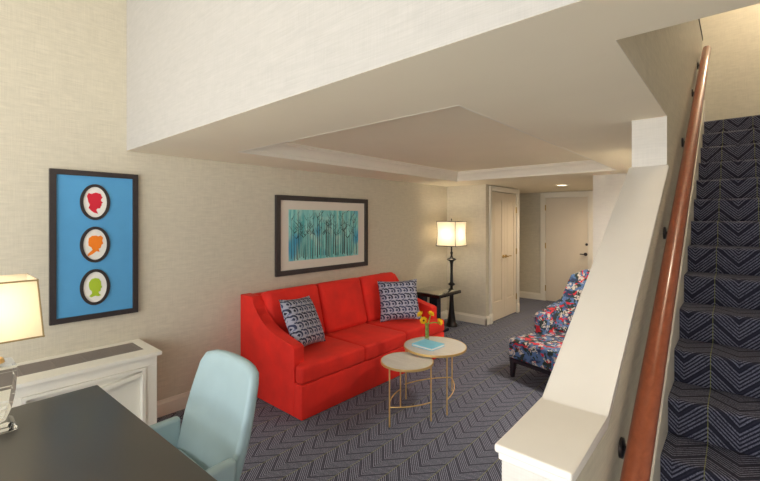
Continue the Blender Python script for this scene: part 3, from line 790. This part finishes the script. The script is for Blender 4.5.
# ------------------------------------------------------------------ nesting tables
def nest(label, c, feet, r, z, zr, ring_order):
    t = thing('nesting_table', label, 'table', (c[0], c[1], 0), 0, 'round gold nesting tables')
    b = BM(); lathe(b, [(r - .006, z - .016), (r - .006, z)], n=64); obj('table_top', b, M['stone'], t, True)
    b = BM(); lathe(b, [(r - .0055, z - .017), (r, z - .017), (r + .001, z - .008), (r, z + .001), (r - .0055, z + .001), (r - .0055, z - .017)], n=64, cap=False); obj('rim', b, M['brass'], t, True, 50)
    rf = .0
    for (x, y) in feet:
        b = BM(); tube(b, [(x - c[0], y - c[1], 0), (x - c[0], y - c[1], z - .0165)], .0062, 10); obj('leg', b, M['brass'], t, True)
    A = [math.atan2(feet[i][1] - c[1], feet[i][0] - c[0]) for i in ring_order]
    R = sum(math.hypot(x - c[0], y - c[1]) for x, y in feet) / 3
    b = BM(); a0 = A[0]; a1 = A[1]; a2 = A[2]
    while a1 < a0: a1 += 2 * PI
    while a2 < a1: a2 += 2 * PI
    pts = []
    for p, q in ((a0, a1), (a1, a2)):
        for k in range(21 if q == a2 else 20):
            f = k / 20; a = p + (q - p) * f; A_ = Vector((R * math.cos(a), R * math.sin(a), zr))
            B_ = Vector((R * math.cos(p), R * math.sin(p), zr)).lerp(Vector((R * math.cos(q), R * math.sin(q), zr)), f)
            pts.append(B_.lerp(A_, .3))
    tube(b, pts, .0048, 8)
    obj('stretcher', b, M['brass'], t, True)
    return t
nest('smaller lower round nesting table with gold legs, bare top, nearer the front', (1.521, 2.584), [(1.506, 2.383), (1.693, 2.671), (1.363, 2.698)], .211, .463, .15, (2, 0, 1))
nest('larger taller round nesting table with gold legs, holding the flower vase', (1.521, 2.985), [(1.304, 2.85), (1.735, 2.839), (1.523, 3.266)], .272, .49, .13, (1, 2, 0))

bk = thing('book', 'light blue book lying on the larger round table', 'book', (1.49, 2.93, .4915), math.radians(-2))
b = BM(); box(b, -.103, .103, -.09, .09, .003, .017); obj('pages', b, M['pages'], bk)
b = BM(); box(b, -.106, .106, -.094, .094, 0, .003); box(b, -.106, .106, -.094, .094, .017, .020); box(b, -.109, -.1055, -.094, .094, 0, .020, .001); obj('cover', b, M['cyan'], bk)

VX, VY, VZ = 1.367, 3.085, .4915
b = BM(); lathe(b, [(.020, 0), (.021, .004), (.020, .10), (.022, .14), (.0205, .14), (.0185, .10), (.0185, .008), (.002, .008)], VX * 0, 0, 20)
va = tag(obj('vase', b, M['vase'], None, True), 'slim clear glass vase of yellow flowers on the larger round table', 'vase'); va.location = (VX, VY, VZ)
fpos = [(-.064, -.008, .214, 'yellow flower at the upper left of the vase'), (.004, .050, .216, 'yellow flower standing highest at the back right of the vase'), (.006, -.058, .182, 'yellow flower at the front centre of the vase, facing the room'), (.094, .052, .162, 'yellow flower drooping out to the right of the vase')]
for k, (dx, dy, dz, lab) in enumerate(fpos):
    fw = thing('yellow_flower', lab, 'flower', (VX, VY, VZ), 0, 'yellow flowers in the glass vase')
    a = math.atan2(dy, dx) + (.5 if k == 0 else 0); bx, by = .010 * math.cos(a), .010 * math.sin(a)
    b = BM(); tube(b, [(bx, by, .012), (bx, by, .10), (bx * 1.1, by * 1.1, .145), (dx * .65, dy * .65, .168 if dz > .18 else .16), (dx * .97, dy * .97, dz - .008)], .0045, 6); obj('stem', b, M['stem'], fw, True)
    d = Vector((dx * .7 + .02, dy * .7 - .03, .045)).normalized(); cc = Vector((dx, dy, dz))
    q = Vector((0, 0, 1)).rotation_difference(d).to_matrix()
    b = BM()
    for ring_, (nn_, r_, h_) in enumerate(((7, .034, .012), (6, .026, .024))):
        for m_ in range(nn_):
            an = 2 * PI * m_ / nn_ + ring_ * .4
            ca, sa = math.cos(an), math.sin(an); w = .013
            P = []
            for t, ww, z_ in ((.15, .35, 0), (.55, 1., h_ * .45), (.85, .9, h_ * .9), (1., .35, h_ * 1.15)):
                for sg in (-1, 0, 1):
                    P.append(Vector((ca * r_ * t - sa * w * ww * sg, sa * r_ * t + ca * w * ww * sg, z_ + (.002 if sg else 0))))
            vt = [b.verts.new(cc + q @ p) for p in P]
            vb = [b.verts.new(cc + q @ (p - Vector((0, 0, .0016)))) for p in P]
            for i in range(3):
                for j in range(2):
                    e = i * 3 + j; b.faces.new((vt[e], vt[e + 1], vt[e + 4], vt[e + 3])); b.faces.new((vb[e + 1], vb[e], vb[e + 3], vb[e + 4]))
            for e, f in ((0, 1), (1, 2), (2, 5), (5, 8), (8, 11), (11, 10), (10, 9), (9, 6), (6, 3), (3, 0)): b.faces.new((vt[f], vt[e], vb[e], vb[f]))
    obj('petals', b, M['yellow'], fw, True)
    b = BM(); bmesh.ops.create_uvsphere(b, u_segments=10, v_segments=6, radius=.010)
    for v in b.verts: v.co = cc + q @ (Vector((v.co.x, v.co.y, v.co.z * .6)) + Vector((0, 0, .006)))
    obj('flower_centre', b, M['stamen'], fw, True)

# ------------------------------------------------------------------ floral armchair (local: x right, y back; front left corner at origin)
ac = thing('armchair', 'floral upholstered armchair with dark legs beside the knee wall', 'chair', (1.765, 3.95, 0), math.radians(-15))
W = .66
b = BM(); box(b, 0, W, 0, .43, .195, .388, .022, 4); box(b, .06, W - .06, .40, .80, .195, .383, .02, 3); obj('seat', b, M['floral'], ac, True)
b = BM(); box(b, .008, W - .008, .008, .84, .155, .1945); obj('seat_rail', b, M['legdark'], ac)
for s in (0, 1):
    x0 = 0.0 if s == 0 else W - .09
    b = BM()
    extrude_poly(b, [(.42, .196), (.42, .555), (.435, .585), (.47, .60), (.60, .615), (.72, .65), (.90, .70), (.90, .196)], 'X', x0, x0 + .09, .018, 3); obj('arm', b, M['floral'], ac, True, 60)
rows = []
for i in range(10):
    t = i / 9; z = .41 + .58 * t; y = .69 + .25 * t + .03 * t * t; z = .39 + .665 * t; hw = .245 + .02 * math.sin(PI * min(1, t * 1.4)) - .05 * t ** 2 - .05 * max(0, (t - .8) / .2) ** 2
    rows.append([(W / 2 + s_ * hw, y - .045 * s_ ** 4, z - (.045 * abs(s_) ** 3 if t > .95 else 0)) for s_ in (-1, -.75, -.5, -.25, 0, .25, .5, .75, 1)])
b = loft_sheet(rows, lambda t, s_: (0, .12 - .03 * t, -.01)); o = obj('backrest', b, M['floral'], ac, True, 80)
bv = o.modifiers.new('b', 'BEVEL'); bv.width = .035; bv.segments = 4; bv.limit_method = 'ANGLE'; bv.angle_limit = math.radians(50)
for x in (.012, W - .062):
    for y in (.012, .78):
        b = BM(); yb_ = 0.0
        p0 = [(x, y), (x + .05, y), (x + .05, y + .05), (x, y + .05)]; cx_, cy_ = (x + .025), (y + .025)
        lo = [b.verts.new((cx_ + (px_ - cx_) * .62 - (.008 if x < .3 else -.008), cy_ + (py_ - cy_) * .62 + (.03 if y > .4 else -.005), 0)) for px_, py_ in p0]
        hi = [b.verts.new((px_, py_, .1545)) for px_, py_ in p0]
        for k in range(4): b.faces.new((lo[k], lo[(k + 1) % 4], hi[(k + 1) % 4], hi[k]))
        b.faces.new(lo[::-1]); b.faces.new(hi); obj('leg', b, M['legdark'], ac)

# ------------------------------------------------------------------ lights
W_ = bpy.data.worlds.new('daylight'); S.world = W_; W_.use_nodes = True
nt = W_.node_tree; bg = nt.nodes['Background']; bg.inputs[1].default_value = 4.6
# overcast sky above, stronger glow below the horizon added to brighten the soffit
tc = nt.nodes.new('ShaderNodeTexCoord'); sx = nt.nodes.new('ShaderNodeSeparateXYZ'); mr = nt.nodes.new('ShaderNodeMapRange'); mixn = nt.nodes.new('ShaderNodeMix'); mixn.data_type = 'RGBA'
nt.links.new(tc.outputs['Generated'], sx.inputs[0]); nt.links.new(sx.outputs[2], mr.inputs[0]); mr.inputs[1].default_value = -.1; mr.inputs[2].default_value = .1
nt.links.new(mr.outputs[0], mixn.inputs['Factor']); mixn.inputs[6].default_value = (1.5, 1.46, 1.36, 1); mixn.inputs[7].default_value = (.95, .98, 1.0, 1)
nt.links.new(mixn.outputs[2], bg.inputs[0])
def light(kind, loc, energy, col, size=.05, rot=None, **kw):
    l = bpy.data.lights.new('scene_light', kind); l.energy = energy; l.color = col
    if kind == 'AREA':
        l.shape = 'RECTANGLE'; l.size = size[0]; l.size_y = size[1]
    else: l.shadow_soft_size = size
    for k, v in kw.items(): setattr(l, k, v)
    o = bpy.data.objects.new('scene_light', l); C.objects.link(o); o.location = loc
    if rot: o.rotation_euler = rot
    return o
pl = light('AREA', ((wx0 + wx1) / 2, YR - .13, (wz0 + wz1) / 2), 1, (1, 1, 1), (wx1 - wx0, wz1 - wz0), (PI / 2, 0, 0)); pl.data.cycles.is_portal = True
pl = light('AREA', (XR + .11, (sy0 + sy1) / 2, (sz0 + sz1) / 2), 1, (1, 1, 1), (sz1 - sz0, sy1 - sy0), (0, PI / 2, 0)); pl.data.cycles.is_portal = True  # portal for the added side window
light('POINT', (LX, LY, DZ + .50), 2.2, (1, .86, .66), .03)
light('POINT', (fx, fy, 1.38), 4.8, (1, .84, .62), .06)
for p, e in (((1.5, 6.5), 42), ((1.93, 7.35), 26), ((2.985, 3.9), 110), ((2.985, 4.75), 30)): light('SPOT', (*p, ZS - .02), e, (1, .79, .55) if p[0] < 2.5 else (1, .90, .76), .06, spot_size=math.radians(165), spot_blend=.8)  # last three spots are added fill from unseen downlights
light('POINT', (3.85, 3.1, 4.65), 34., (1, .88, .70), .15)  # unseen light added to brighten the stair wall
light('POINT', (3.95, 5.9, 4.3), 20., (1, .82, .58), .15)

# ------------------------------------------------------------------ camera
cam = bpy.data.cameras.new('camera'); co_ = bpy.data.objects.new('camera', cam); C.objects.link(co_)
co_.location = (3.508, 0, 1.6); co_.rotation_euler = (PI / 2, 0, .7223)
cam.sensor_width = 36; cam.lens = 404.5 / 760 * 36; cam.shift_y = -(240.5 - 219) / 760; cam.clip_start = .02
S.camera = co_
S.view_settings.view_transform = 'Standard'; S.view_settings.look = 'None'; S.view_settings.gamma = 1.; S.view_settings.exposure = 0.27
S.view_settings.use_curve_mapping = False
